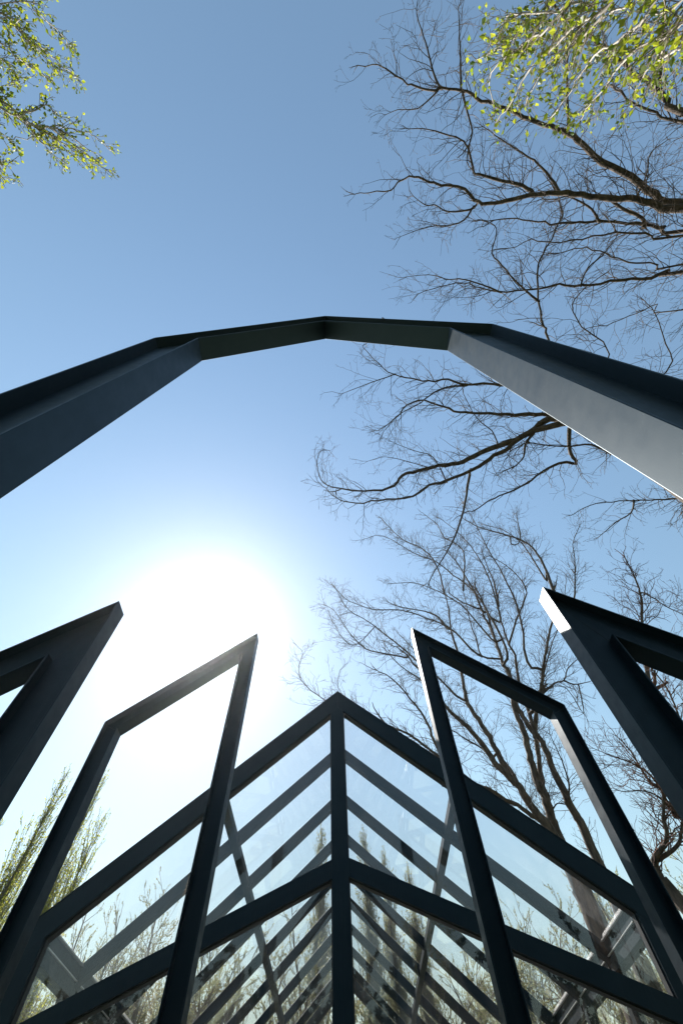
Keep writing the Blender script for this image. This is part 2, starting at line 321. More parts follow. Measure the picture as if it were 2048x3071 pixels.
# main limbs of the near trees, in metres: base radius, tip radius, points
LIMBS = {
 'A': [
  (0.1818, 0.0132, [(11.1,-1.2,11.4), (8.99,-1.38,14.3), (8.35,-1.62,14.51), (7.75,-2.01,14.71), (7.05,-2.36,14.92), (6.57,-2.73,15.12), (6.22,-3.01,15.33), (5.84,-3.19,15.54), (5.33,-3.39,15.74), (4.98,-3.6,15.95), (4.51,-3.8,16.15), (4.1,-3.97,16.36), (3.73,-4.19,16.56), (3.25,-4.29,16.77), (2.77,-4.34,16.98), (2.38,-4.52,17.18), (1.98,-4.8,17.39), (1.64,-5.04,17.59), (1.09,-5.08,17.8)]),
  (0.0442, 0.0106, [(3.25,-4.29,16.77), (3.25,-4.34,16.9), (3.1,-4.69,17.18), (2.98,-5.18,17.46), (2.88,-5.59,17.74), (2.69,-6.15,18.02), (2.77,-6.59,18.3)]),
  (0.0436, 0.0103, [(3.73,-4.19,16.56), (3.73,-4.23,16.6), (3.74,-4.92,17), (3.74,-5.63,17.4), (3.76,-6.18,17.8)]),
  (0.0313, 0.0076, [(3.13,-4.3,16.82), (3.15,-4.25,16.8), (2.67,-3.95,16.97), (2.16,-3.97,17.13), (1.82,-3.9,17.3)]),
  (0.0371, 0.0242, [(3.82,-4.14,16.51), (3.75,-4.14,16.5), (3.92,-3.69,16.43), (4.07,-3.31,16.37), (4,-3.01,16.3)]),
  (0.056, 0.0209, [(6.12,-3.05,15.38), (6.47,-3.16,15.9), (6.49,-3.78,16.25), (6.48,-4.48,16.6), (6.55,-5.16,16.95), (6.86,-5.57,17.3)]),
  (0.1566, 0.0347, [(11.1,-1.2,11.4), (8.37,-3.11,14.3), (8.19,-3.4,14.68), (7.94,-3.81,15.05), (7.53,-4.19,15.43), (7.35,-4.5,15.8), (7.02,-4.9,16.18), (6.57,-5.31,16.55), (6.16,-5.72,16.93), (6.01,-6.17,17.3)]),
  (0.0723, 0.0264, [(11.2,-1.2,10), (8.43,-2.95,14.3), (8.06,-3.25,14.8), (7.7,-3.56,15.3), (7.45,-3.95,15.8), (7.57,-4.17,16.3)]),
  (0.0558, 0.0287, [(8,-3.71,14.96), (8.02,-3.73,14.9), (8.19,-4.67,15.53), (8.42,-5.42,16.17), (8.72,-5.99,16.8)]),
  (0.1983, 0.012, [(11.2,-1.2,10), (8.69,-1.22,13.8), (8.14,-1.34,13.98), (7.67,-1.48,14.15), (7.11,-1.55,14.33), (6.47,-1.65,14.51), (5.99,-1.7,14.68), (5.4,-1.69,14.86), (5.02,-1.65,15.04), (4.52,-1.59,15.21), (4.14,-1.64,15.39), (3.77,-1.93,15.56), (3.33,-2.05,15.74), (2.89,-2.16,15.92), (2.5,-2.31,16.09), (2.17,-2.25,16.27), (1.96,-2.08,16.45), (1.35,-2.06,16.62), (0.93,-2.04,16.8)]),
  (0.0753, 0.0123, [(5.4,-1.69,14.86), (5.57,-1.78,15.3), (5.31,-1.98,15.47), (4.82,-2.11,15.63), (4.27,-2.28,15.8), (4.13,-2.36,15.97), (4,-2.81,16.13), (3.84,-3.08,16.3), (3.51,-3.25,16.47), (2.94,-3.43,16.63), (2.43,-3.48,16.8)]),
  (0.0577, 0.0126, [(5.99,-1.7,14.68), (6.12,-1.77,15), (5.96,-2.09,15.3), (5.68,-2.46,15.6), (5.47,-2.68,15.9), (5.13,-2.95,16.2), (4.77,-3.24,16.5), (4.47,-3.5,16.8)]),
  (0.0461, 0.0119, [(4.14,-1.64,15.39), (4.23,-1.65,15.7), (4.09,-1.52,15.88), (3.53,-1.5,16.06), (3.18,-1.68,16.24), (2.94,-1.7,16.42), (2.61,-1.94,16.6)]),
  (0.0345, 0.0087, [(4.16,-1.58,15.79), (4.1,-1.53,15.7), (3.93,-1.27,15.85), (3.54,-1.16,16), (3.02,-1.16,16.15), (2.23,-0.94,16.3)]),
  (0.1268, 0.0169, [(11.3,-1.3,8.4), (8.71,-0.76,13.6), (8.34,-0.85,13.79), (7.95,-0.94,13.98), (7.44,-1.01,14.17), (6.98,-1.06,14.36), (6.57,-1.06,14.54), (6.15,-1.06,14.73), (5.65,-1.11,14.92), (5.13,-1.23,15.11), (4.61,-1.21,15.3)]),
  (0.0452, 0.0234, [(6.98,-1.06,14.36), (6.94,-1.08,14.3), (6.85,-1.34,14.57), (6.6,-1.55,14.83), (6.42,-1.68,15.1)]),
  (0.0626, 0.0409, [(7.95,-0.94,13.98), (7.91,-0.89,13.9), (7.94,-1.09,14.13), (7.58,-1.3,14.37), (7.4,-1.47,14.6)]),
  (0.0845, 0.0111, [(11.3,-1.3,8.4), (8.54,-0.64,13.3), (7.79,-0.75,13.57), (6.88,-0.74,13.83), (6.5,-0.68,14.1), (5.85,-0.63,14.37), (5.44,-0.7,14.63), (4.93,-0.53,14.9)]),
  (0.1099, 0.0109, [(11.3,-1.3,8.4), (8.51,0.09,12.9), (8.27,0.06,13.08), (8.02,0.22,13.27), (7.49,0.26,13.45), (7.06,0.33,13.64), (6.61,0.36,13.82), (6.12,0.34,14.01), (5.64,0.41,14.19), (5.14,0.48,14.38), (4.8,0.51,14.56), (4.3,0.39,14.75), (3.85,0.28,14.93), (3.23,0.33,15.12), (2.66,0.54,15.3)]),
  (0.0658, 0.0137, [(11.3,-1.3,8.4), (8.46,-0.04,12.9), (7.99,-0.08,13.13), (7.6,-0.12,13.37), (7.28,-0.2,13.6), (6.87,-0.4,13.83), (6.53,-0.46,14.07), (6.1,-0.38,14.3)]),
  (0.0369, 0.0081, [(4.8,0.51,14.56), (4.64,0.48,14.3), (3.96,0.23,14.5), (3.66,0.17,14.7), (3.35,0.16,14.9), (2.89,0.05,15.1), (2.32,0.09,15.3)]),
  (0.0321, 0.0115, [(6.61,0.36,13.82), (6.54,0.35,13.7), (6.72,-0.02,13.9), (7.15,-0.31,14.1), (7.5,-0.7,14.3)]),
  (0.0343, 0.01, [(7.67,-1.48,14.15), (7.64,-1.47,14.1), (8.1,-2.04,14.67), (8.41,-2.58,15.23), (9.12,-2.95,15.8)]),
  (0.0467, 0.011, [(11.4,-1.2,7.2), (8.2,0.86,12.1), (7.87,0.78,12.53), (7.68,1,12.95), (7.44,1.23,13.37), (7.14,1.37,13.8)]),
 ],
 'B': [
  (0.1503, 0.0275, [(6.75,3.58,12.6), (6.29,3.72,13.3), (5.95,4.03,13.38), (5.47,4.37,13.47), (5.01,4.59,13.55), (4.54,4.82,13.63), (4.07,5.12,13.72), (3.57,5.24,13.8), (3.05,5.37,13.88), (2.6,5.54,13.97), (2.27,5.68,14.05), (2.02,6.06,14.13), (1.39,6.27,14.22), (0.32,6.2,14.3)]),
  (0.0275, 0.0109, [(0.32,6.2,14.3), (-0.04,6.14,14.38), (-0.33,5.96,14.46), (-0.46,5.46,14.54), (-0.38,5.08,14.62), (-0.3,5,14.7)]),
  (0.1173, 0.0108, [(6.75,3.58,12.6), (5.85,4.06,13.3), (5.21,4.6,13.37), (4.77,4.96,13.45), (4.31,5.33,13.52), (3.56,5.7,13.59), (3.05,5.87,13.66), (2.6,6.27,13.74), (1.78,6.36,13.81), (1.01,6.53,13.88), (0.3,6.46,13.95), (-0.11,6.17,14.03), (-0.38,5.89,14.1)]),
  (0.0979, 0.0109, [(6.75,3.58,12.6), (6.36,3.66,13.5), (5.79,3.68,13.63), (5.2,3.7,13.76), (4.47,3.68,13.89), (3.86,3.67,14.02), (3.42,3.53,14.15), (2.85,3.35,14.28), (2.35,3.51,14.41), (2.06,3.94,14.54), (1.61,4.32,14.67), (1.42,4.42,14.8)]),
  (0.079, 0.0108, [(6.75,3.58,12.6), (5.47,3.01,13.6), (4.88,2.83,13.77), (4.44,2.84,13.94), (4.02,2.87,14.11), (3.51,2.77,14.28), (2.97,2.82,14.45), (2.48,2.78,14.62), (1.98,2.67,14.79), (1.53,2.38,14.96), (1.08,1.95,15.13), (1.16,1.86,15.3)]),
  (0.0419, 0.0083, [(4.02,2.87,14.11), (4,2.91,14.1), (3.45,2.97,14.23), (2.99,3.25,14.37), (2.7,3.54,14.5), (2.2,3.83,14.63), (1.89,4.21,14.77), (1.71,4.54,14.9)]),
  (0.0262, 0.0081, [(1.98,2.67,14.79), (1.95,2.65,14.6), (1.26,2.92,14.85), (0.4,3.29,15.1)]),
  (0.0791, 0.0171, [(6.75,3.58,12.6), (6.61,3.86,12.8), (6.87,4.61,12.91), (7.21,5,13.02), (6.75,5.03,13.13), (6.34,5.35,13.24), (6,5.75,13.36), (5.56,6.09,13.47), (5.15,6.36,13.58), (4.69,6.79,13.69), (4.38,6.96,13.8)]),
  (0.0641, 0.022, [(5.85,4.06,13.3), (5.87,4.13,13.3), (5.74,4.48,13.37), (5.78,4.92,13.43), (5.62,5.22,13.5)]),
  (0.0602, 0.0182, [(4.31,5.33,13.52), (4.34,5.49,13.8), (4.33,6.03,13.75), (4.26,6.79,13.7), (4.19,7.24,13.65), (3.94,8.14,13.6), (3.56,8.94,13.55), (3.3,9.6,13.5)]),
  (0.0606, 0.016, [(6.75,3.58,12.6), (7.87,4.55,12.5), (7.28,4.3,12.66), (6.77,4.38,12.82), (6.03,4.38,12.98), (5.72,4.36,13.14), (5.32,4.64,13.3)]),
  (0.0615, 0.0113, [(7.2,4,9), (9.24,5.35,11.3), (8.76,5.48,11.54), (8.3,5.62,11.78), (7.87,5.77,12.02), (7.44,5.98,12.26), (7.21,6.39,12.5)]),
  (0.0385, 0.0117, [(8.3,5.62,11.78), (8.25,5.61,11.7), (8.45,6.07,11.9), (8.25,6.5,12.1), (8.06,7.06,12.3)]),
  (0.033, 0.0108, [(5.01,4.59,13.55), (5.15,4.72,13.9), (4.96,4.3,14.1), (4.5,3.94,14.3), (4.07,3.24,14.5)]),
  (0.0327, 0.0081, [(3.56,5.7,13.59), (3.62,5.8,13.8), (3.2,5.07,14.03), (2.61,4.93,14.27), (1.95,4.7,14.5)]),
  (0.0216, 0.0066, [(3.05,5.37,13.88), (3.08,5.42,14), (2.41,5.25,14.17), (1.73,5.14,14.33), (1.19,5.34,14.5)]),
  (0.0526, 0.0184, [(6.75,3.58,12.6), (5.98,1.65,13.6), (5.89,1.35,13.93), (5.76,0.72,14.26), (5.74,-0.1,14.59), (6,-0.51,14.91), (6.38,-1.12,15.24), (6.56,-1.4,15.57), (6.42,-1.93,15.9)]),
  (0.0432, 0.0115, [(5.76,0.72,14.26), (5.7,0.71,14.2), (5.12,0.25,14.43), (4.79,-0.12,14.67), (4.53,-0.44,14.9), (4.66,-0.9,15.13), (4.65,-1.11,15.37), (4.34,-1.24,15.6)]),
  (0.0322, 0.0115, [(6.75,3.58,12.6), (7.38,1.98,13.1), (6.62,1.31,13.4), (6.42,0.81,13.7), (6.83,0.42,14), (7.48,0.08,14.3)]),
  (0.0393, 0.0115, [(6.75,3.58,12.6), (8.82,2.4,12.8), (8.82,1.75,13.13), (8.53,1.04,13.47), (8.36,0.75,13.8)]),
 ],
 'C': [
  (0.2747, 0.0261, [(7.92,18.39,7.73), (7.61,17.98,9.42), (7.31,17.89,9.96), (7.07,17.77,10.52), (6.82,17.66,11.08), (6.39,17.6,11.62), (6.16,17.47,11.98), (5.93,17.34,12.51), (5.71,17.2,12.85), (5.33,17.11,13.29), (5,17,13.62), (4.68,16.88,14.07), (4.45,16.74,14.71), (4.25,16.58,15.11), (3.78,16.49,15.83), (3.38,16.37,16.49), (2.93,16.25,17)]),
  (0.183, 0.0303, [(6.82,17.66,11.08), (6.97,18.02,11.33), (6.79,17.95,11.91), (6.61,17.86,12.41), (6.47,17.77,13.09), (6.28,17.69,13.66), (6.08,17.61,14.27), (5.94,17.51,14.75), (5.95,17.36,15.35), (6.01,17.19,15.96), (6.13,17.01,17.59), (6.08,16.88,18.38), (6.23,16.68,19.59), (6.29,16.51,20.17), (6.3,16.35,21.11)]),
  (0.0779, 0.0182, [(5.94,17.51,14.75), (5.84,17.37,14.65), (5.44,17.27,14.84), (5.1,17.14,15.27), (4.75,17.02,15.72), (4.2,16.94,16.39), (3.84,16.8,17.34), (3.45,16.66,17.95)]),
  (0.2656, 0.0311, [(7.92,18.39,7.73), (7.97,18.38,9.73), (7.94,18.27,10.12), (7.95,18.14,10.69), (7.88,18.05,11.12), (7.87,17.93,11.71), (7.91,17.8,12.22), (7.98,17.64,12.84), (7.96,17.53,13.48), (7.96,17.41,14.34), (8.24,17.15,15.82), (8.17,17.07,16.62), (8.19,16.93,17.42), (8.21,16.8,18.45), (8.11,16.72,19.36), (8.11,16.6,19.8), (7.84,16.61,20.01), (7.4,16.68,20.52), (7.09,16.7,20.86), (6.72,16.73,21.55)]),
  (0.2022, 0.0307, [(7.92,18.39,7.73), (8.09,18.65,9.86), (8.14,18.48,10.77), (8.13,18.33,11.23), (8.29,18.11,12.04), (8.42,17.9,12.67), (8.55,17.68,13.34), (8.57,17.52,14.21), (8.65,17.33,15.61), (8.9,17.04,16.86), (8.84,16.92,17.54), (8.86,16.75,18.54), (8.92,16.56,19.33), (9.01,16.36,20.05), (9.23,16.08,20.62)]),
  (0.2564, 0.0417, [(8.86,18.41,6.02), (8.87,18.18,7.62), (8.81,17.99,9.52), (8.72,17.92,9.96), (8.65,17.83,10.49), (8.59,17.75,11.06), (8.55,17.64,11.75), (8.56,17.52,12.27), (8.46,17.45,12.75), (8.24,17.44,13.18), (8.13,17.38,13.71), (8.05,17.29,14.37), (8.26,17.08,15.9), (8.11,17.03,16.3), (8.16,16.9,16.99), (8.2,16.76,18.07), (8.26,16.61,19.05), (8.27,16.48,19.56), (8.26,16.37,20.41), (8.2,16.28,21.57)]),
  (0.1046, 0.0476, [(8.57,17.56,13.99), (8.79,16.88,13.9), (9.05,16.59,14.38), (9.35,16.25,14.99), (9.71,15.88,15.74), (9.99,15.54,16.27), (10.47,15.04,17.07), (10.82,14.62,17.66), (11.02,14.29,18.51)]),
  (0.12, 0.106, [(8.41,17.45,12.86), (8.29,17.35,12.85), (8.8,16.99,13.98), (9.07,16.73,14.44)]),
  (0.0789, 0.0176, [(8.92,16.73,14.14), (8.93,16.81,14.14), (9.1,16.6,14.27), (9.63,16.19,14.47), (9.92,15.89,14.34), (10.2,15.6,14.71), (10.6,15.21,14.87)]),
  (0.0523, 0.0127, [(9.92,15.89,14.34), (10.09,15.67,13.95), (10.36,15.37,13.75), (10.59,15.1,13.63)]),
  (0.1377, 0.0448, [(7.92,18.39,7.73), (7.52,18.02,9.58), (7.08,17.86,9.95), (6.6,17.7,10.25), (6.01,17.57,10.54), (5.56,17.38,10.75), (5.11,17.19,10.84), (4.3,17.08,11.57), (3.78,16.87,11.85), (3.27,16.65,12.21), (2.86,16.4,12.37), (2.44,16.15,12.46), (1.87,15.9,12.52)]),
  (0.0457, 0.0123, [(1.87,15.9,12.52), (0.93,15.98,13.16), (0.21,15.9,13.3), (-0.51,15.79,13.67), (-1.45,15.63,14.42), (-1.76,15.49,15.07), (-1.61,15.41,16.01), (-1.8,15.29,16.22)]),
  (0.0302, 0.0095, [(1.4,15.94,12.84), (1.44,15.94,12.87), (0.23,15.83,13.88), (-0.03,15.67,14.43), (0.08,15.5,15)]),
  (0.1007, 0.0247, [(3.8,16.8,10.6), (4.19,17.01,11.54), (3.85,16.9,12.36), (3.71,16.74,13.15), (3.42,16.61,13.8), (3.12,16.48,14.19), (2.78,16.35,14.72), (2.21,16.25,15.31), (1.79,16.11,15.47)]),
  (0.0767, 0.0174, [(4.92,16.97,13.73), (5.16,17.58,14.04), (4.59,17.27,14.68), (4.01,16.95,15.42), (3.01,16.69,16.22), (2.35,16.34,16.96)]),
  (0.0671, 0.0166, [(6.61,17.86,12.41), (6.33,17.94,12.27), (6.01,17.78,12.59), (5.42,17.71,12.99), (4.89,17.6,13.38), (4.58,17.43,13.43)]),
  (0.042, 0.0252, [(7.94,18.24,10.26), (8.1,18.32,10.35), (8.35,18.21,10.53), (8.56,18.11,10.45)]),
  (0.0579, 0.0164, [(8.65,17.83,10.49), (8.61,17.64,10.4), (8.72,17.28,10.79), (8.69,16.99,11.25), (8.59,16.73,11.75), (8.48,16.48,12.24)]),
  (0.0767, 0.0198, [(6.12,16.83,18.68), (5.94,16.91,18.85), (5.66,16.82,19.59), (5.21,16.77,19.94), (4.77,16.71,20.09), (3.65,16.8,20.55), (3.02,16.74,20.91)]),
  (0.0641, 0.02, [(8.13,16.96,16.64), (7.19,16.86,16.77), (7.17,16.65,17.76), (7.11,16.46,18.67), (7.18,16.21,19.69), (7.25,15.96,20.78)]),
  (0.0995, 0.029, [(11.03,14.28,18.5), (11.22,14.01,20.17), (11.2,13.79,21.65), (10.81,13.87,22.84), (10.24,14.07,23.69), (9.4,14.43,25.13), (8.8,14.59,26.43)]),
  (0.0643, 0.0253, [(6.29,16.36,21.11), (6.36,16.12,23.38), (5.79,16.08,25.44), (4.69,16.19,26.76), (3.53,16.24,30)]),
  (0.0654, 0.0246, [(7.25,15.96,20.78), (8.06,15.35,23.95), (7.29,15.54,25.85), (7.18,15.41,27.36), (6.69,15.44,28.71)]),
  (0.0691, 0.0213, [(8.63,16.52,17.16), (9.3,15.92,18.23), (10.23,15.22,19.51), (10.18,14.98,20.64), (9.83,14.93,21.7), (9.26,15.01,22.81)]),
  (0.0887, 0.0223, [(8.27,16.48,19.56), (8,16.38,19.55), (7.95,16.16,20.78), (7.77,16,22.12), (7.55,15.85,23.5), (7.11,15.8,24.76)]),
  (0.0798, 0.0217, [(8.99,16.41,19.87), (8.94,16.12,19.78), (9.09,15.73,21.15), (9.06,15.44,22.46), (9.06,15.13,23.5)]),
  (0.0542, 0.0226, [(10.53,13.97,23.27), (10.7,14.53,23.23), (11.02,14.03,22.92), (11.45,13.42,25)]),
  (0.0804, 0.0189, [(8.11,17.03,16.3), (8.13,16.09,16.2), (8.11,15.88,17.75), (7.79,15.82,20.45), (7.04,15.94,22.28), (6.33,16.02,23.79), (5.19,16.21,25.11), (3.49,16.45,27.78), (1.9,16.5,27.37)]),
  (0.0637, 0.0164, [(8.12,15.98,16.98), (7.69,16.09,17.07), (7.03,16.11,19.37), (6.36,16.12,20.51), (4.93,16.34,22.06), (3.4,16.47,22.31)]),
  (0.0709, 0.016, [(7.19,16.86,16.77), (6.49,16.17,16.64), (5.81,16.22,18.21), (4.84,16.32,19.03), (3.57,16.43,19.91), (2.13,16.47,20.03), (0.7,16.39,20.75), (-0.15,16.2,21.94)]),
  (0.067, 0.0157, [(4.25,16.58,15.11), (4.47,16.42,15.11), (3.69,16.41,16.43), (2.78,16.38,17.59), (1.78,16.31,18.84), (0.66,16.19,19.78), (-0.02,16,21.48)]),
  (0.052, 0.0149, [(3.38,16.37,16.49), (3.29,16.49,16.53), (2.26,16.48,16.84), (1.41,16.39,17.08), (0.59,16.25,18.19), (-0.17,16.08,19.7), (-0.64,15.88,19.85)]),
  (0.0653, 0.0163, [(10.82,14.62,17.66), (11.47,14.32,17.41), (12.31,13.38,19.3), (12.65,12.83,20.48), (13.12,12.11,21.06)]),
  (0.0795, 0.02, [(9.44,16.16,15.18), (8.79,15.98,15.53), (9.3,15.46,17.86), (9.47,15.12,20.64), (9.38,14.94,23.46), (9.38,14.7,26.26), (9.26,14.54,29.13)]),
  (0.066, 0.0194, [(8.03,15.87,18.43), (8.5,15.79,18.27), (8.76,15.31,22.18), (8.34,15.2,25.46), (7.5,15.29,28.01)]),
  (0.07, 0.0185, [(11.17,14.08,19.75), (11.24,14.62,19.89), (11.19,14.32,22.89), (10.6,14.43,24.88), (9.83,14.65,25.85)]),
  (0.0367, 0.0145, [(2.03,16.33,18.53), (2,16.49,18.69), (1,16.37,17.38), (0.35,16.2,17.53), (-0.29,16,18.93)]),
  (0.0513, 0.0153, [(8.54,17.17,13.41), (8.47,16.82,13.43), (9.87,15.73,15.78), (10.84,14.75,17.01), (11.67,13.76,18.74)]),
  (0.0338, 0.014, [(10.22,15.52,13.85), (10.04,16.06,12.8), (9.89,15.97,14.02), (9.19,16.21,14.48)]),
 ],
 'D': [
  (0.1342, 0.0181, [(8.47,12.43,5.84), (8.74,12.24,6.67), (8.58,12.2,7), (8.45,12.14,7.21), (8.36,12.05,7.39), (8.33,11.92,7.58), (8.15,11.89,7.75), (8.07,11.79,8.1), (8.01,11.68,8.42), (7.92,11.6,8.57)]),
  (0.115, 0.0239, [(7.66,12.94,6), (7.68,12.93,6.26), (7.69,12.92,6.3), (7.65,12.81,6.41), (7.8,12.59,6.52), (7.92,12.38,6.59), (7.98,12.21,6.71), (8,12.05,6.95), (8.16,11.81,7.31), (8.29,11.58,7.69)]),
  (0.085, 0.0359, [(7.66,12.84,6.38), (7.77,12.87,6.44), (7.92,12.66,6.45), (8.1,12.43,6.49), (8.21,12.24,6.57), (8.36,12.02,6.81)]),
  (0.0364, 0.0088, [(8.4,12.1,7.3), (8.37,12.13,7.27), (8.18,12.05,7.52), (7.82,12.08,7.66), (7.43,12.12,7.67), (7.18,12.06,7.74)]),
  (0.0423, 0.009, [(8.34,11.95,7.53), (8.33,11.92,7.5), (8.21,11.79,7.84), (7.95,11.75,8.14), (7.59,11.78,8.37), (7.14,11.85,8.7)]),
  (0.1112, 0.0866, [(8.48,12.16,7.16), (8.61,12.33,7.25), (8.99,12.06,8.29), (9.65,11.55,10.13)]),
  (0.0866, 0.0766, [(9.65,11.55,10.13), (9.89,11.34,10.83), (10.17,11.09,11.57)]),
  (0.0766, 0.0226, [(10.17,11.09,11.57), (10.51,10.65,12.41), (10.74,10.31,12.96), (10.85,10.07,13.38), (10.9,9.89,13.82), (10.94,9.73,14.24), (10.95,9.58,14.63)]),
  (0.0741, 0.0197, [(8.71,12.26,7.51), (9.31,11.82,7.24), (9.52,11.43,8.53), (9.76,11.01,9.78), (9.68,10.86,10.51)]),
  (0.0361, 0.0133, [(10.79,10.19,13.17), (10.81,10.04,13.14), (10.78,9.83,12.51), (10.71,9.66,11.97), (10.7,9.41,11.31)]),
 ],
 'E': [
  (0.0294, 0.0071, [(3.4,-3.5,4.4), (3.1,-3.1,5.6), (2.67,-2.43,7.3), (2.59,-2.53,7.95), (2.59,-2.57,8.6), (2.53,-2.65,9.25), (2.32,-2.69,9.9)]),
  (0.0279, 0.0072, [(3.4,-3.5,4.4), (3.1,-3.1,5.6), (2.81,-2.21,6.9), (2.76,-2.23,7.54), (2.72,-2.22,8.18), (2.7,-2.23,8.82), (2.76,-2.08,9.46), (2.77,-2.04,10.1)]),
  (0.0284, 0.0073, [(3.4,-3.5,4.4), (3.1,-3.1,5.6), (3.12,-2.15,6.9), (3.19,-2.12,7.5), (3.29,-2.19,8.1), (3.35,-2.18,8.7), (3.46,-2.09,9.3), (3.53,-2.03,9.9)]),
  (0.0288, 0.0072, [(3.4,-3.5,4.4), (3.1,-3.1,5.6), (3.4,-2.04,6.9), (3.41,-2.03,7.44), (3.46,-2.02,7.98), (3.58,-1.99,8.52), (3.68,-1.96,9.06), (3.87,-1.93,9.6)]),
  (0.0281, 0.0068, [(3.4,-3.5,4.4), (3.1,-3.1,5.6), (3.46,-1.91,6.7), (3.66,-1.95,7.43), (3.89,-2.02,8.17), (4.2,-2.06,8.9)]),
  (0.0306, 0.0072, [(3.4,-3.5,4.4), (3.1,-3.1,5.6), (2.56,-2.34,7.7), (2.54,-2.37,8.3), (2.44,-2.4,8.9), (2.42,-2.37,9.5), (2.7,-2.24,10.1)]),
  (0.0313, 0.0072, [(3.4,-3.5,4.4), (3.1,-3.1,5.6), (3.02,-2.34,7.7), (2.96,-2.29,8.25), (2.93,-2.28,8.8), (3,-2.23,9.35), (3.13,-2.21,9.9)]),
  (0.0273, 0.0067, [(3.4,-3.5,4.4), (3.1,-3.1,5.6), (3.37,-1.99,6.5), (3.49,-2.02,7.05), (3.69,-2.07,7.6), (3.99,-2.07,8.15), (4.34,-2.03,8.7)]),
  (0.0292, 0.0069, [(3.4,-3.5,4.4), (3.1,-3.1,5.6), (2.58,-2.37,7.3), (2.45,-2.47,8.03), (2.39,-2.74,8.77), (2.5,-2.86,9.5)]),
  (0.0303, 0.0069, [(3.4,-3.5,4.4), (3.1,-3.1,5.6), (3.2,-2.39,7.3), (3.19,-2.43,7.97), (3.3,-2.46,8.63), (3.45,-2.43,9.3)]),
  (0.0281, 0.0064, [(3.4,-3.5,4.4), (3.1,-3.1,5.6), (3.32,-2.12,6.7), (3.31,-2.19,7.3), (3.47,-2.24,7.9), (3.65,-2.28,8.5)]),
  (0.0297, 0.007, [(3.4,-3.5,4.4), (3.1,-3.1,5.6), (2.88,-2.41,7.3), (2.74,-2.48,7.9), (2.7,-2.47,8.5), (2.61,-2.54,9.1), (2.5,-2.72,9.7)]),
 ],
 'F': [
  (0.0696, 0.0091, [(-7.3,-4,8.6), (-6.9,-3.6,11), (-6.49,-3.22,13.3), (-6.47,-3.2,13.62), (-6.45,-3.12,13.95), (-6.39,-3.09,14.28), (-6.28,-3.13,14.6), (-6.02,-3.19,14.93), (-5.77,-3.19,15.25), (-5.63,-3.14,15.57), (-5.54,-3.04,15.9)]),
  (0.0482, 0.009, [(-7.3,-4,8.6), (-6.9,-3.6,11), (-6.52,-3.15,13.3), (-6.42,-3.1,13.64), (-6.36,-3.04,13.99), (-6.29,-3.01,14.33), (-6.21,-2.93,14.67), (-6.03,-2.8,15.01), (-5.83,-2.74,15.36), (-5.59,-2.52,15.7)]),
  (0.0329, 0.0089, [(-7.3,-4,8.6), (-6.9,-3.6,11), (-6.55,-3.15,13.7), (-6.44,-2.89,14.1), (-6.36,-2.72,14.5), (-6.39,-2.62,14.9), (-6.4,-2.59,15.3)]),
  (0.0218, 0.0084, [(-7.3,-4,8.6), (-6.9,-3.6,11), (-6.79,-2.8,13.5), (-6.63,-2.76,13.77), (-6.42,-2.82,14.03), (-6.29,-2.95,14.3)]),
  (0.0486, 0.0093, [(-7.3,-4,8.6), (-6.9,-3.6,11), (-6,-4.48,13.3), (-6.02,-4.46,13.73), (-6.02,-4.42,14.17), (-5.95,-4.44,14.6), (-5.93,-4.39,15.03), (-5.88,-4.36,15.47), (-5.86,-4.32,15.9)]),
  (0.0323, 0.0092, [(-7.3,-4,8.6), (-6.9,-3.6,11), (-5.89,-4.45,13.3), (-5.96,-4.5,13.74), (-6.02,-4.49,14.18), (-6.11,-4.48,14.62), (-6.2,-4.47,15.06), (-6.08,-4.39,15.5)]),
  (0.0327, 0.0091, [(-7.3,-4,8.6), (-6.9,-3.6,11), (-5.65,-4.73,13.5), (-5.6,-4.74,13.86), (-5.55,-4.72,14.22), (-5.53,-4.7,14.58), (-5.55,-4.68,14.94), (-5.64,-4.68,15.3)]),
  (0.0323, 0.009, [(-7.3,-4,8.6), (-6.9,-3.6,11), (-6.15,-4.08,13.3), (-6.19,-4.08,13.75), (-6.23,-4.08,14.2), (-6.25,-4.13,14.65), (-6.2,-4.13,15.1)]),
  (0.0215, 0.0088, [(-7.3,-4,8.6), (-6.9,-3.6,11), (-6.24,-3.88,13.3), (-6.42,-3.92,13.95), (-6.57,-3.98,14.6)]),
  (0.0159, 0.0084, [(-7.3,-4,8.6), (-6.9,-3.6,11), (-6.85,-2.29,13.1), (-6.89,-2.31,13.37), (-6.93,-2.28,13.63), (-6.94,-2.39,13.9)]),
  (0.0159, 0.0082, [(-7.3,-4,8.6), (-6.9,-3.6,11), (-6.96,-2.01,13.1), (-7.02,-2.02,13.4), (-6.97,-2.05,13.7)]),
  (0.0215, 0.0085, [(-7.3,-4,8.6), (-6.9,-3.6,11), (-6.54,-3.41,13.3), (-6.55,-3.52,13.57), (-6.5,-3.63,13.83), (-6.48,-3.72,14.1)]),
  (0.0277, 0.007, [(-6.46,-3.14,13.87), (-6.39,-3.2,13.9), (-6.24,-3.31,14.15), (-6.08,-3.46,14.4), (-6.02,-3.34,14.65), (-5.9,-3.35,14.9)]),
  (0.0281, 0.0072, [(-6.29,-3.01,14.33), (-6.13,-3.07,14.3), (-5.99,-2.94,14.62), (-5.83,-2.79,14.95), (-5.73,-2.68,15.28), (-5.89,-2.55,15.6)]),
  (0.0281, 0.0072, [(-6.4,-3.1,14.2), (-6.43,-3.07,14.2), (-6.32,-3,14.63), (-6.25,-2.84,15.07), (-6.1,-2.69,15.5)]),
  (0.0284, 0.0072, [(-6.06,-3,14.46), (-6.07,-3.09,14.5), (-5.91,-3,14.9), (-5.79,-2.86,15.3), (-5.7,-2.83,15.7)]),
 ],
}

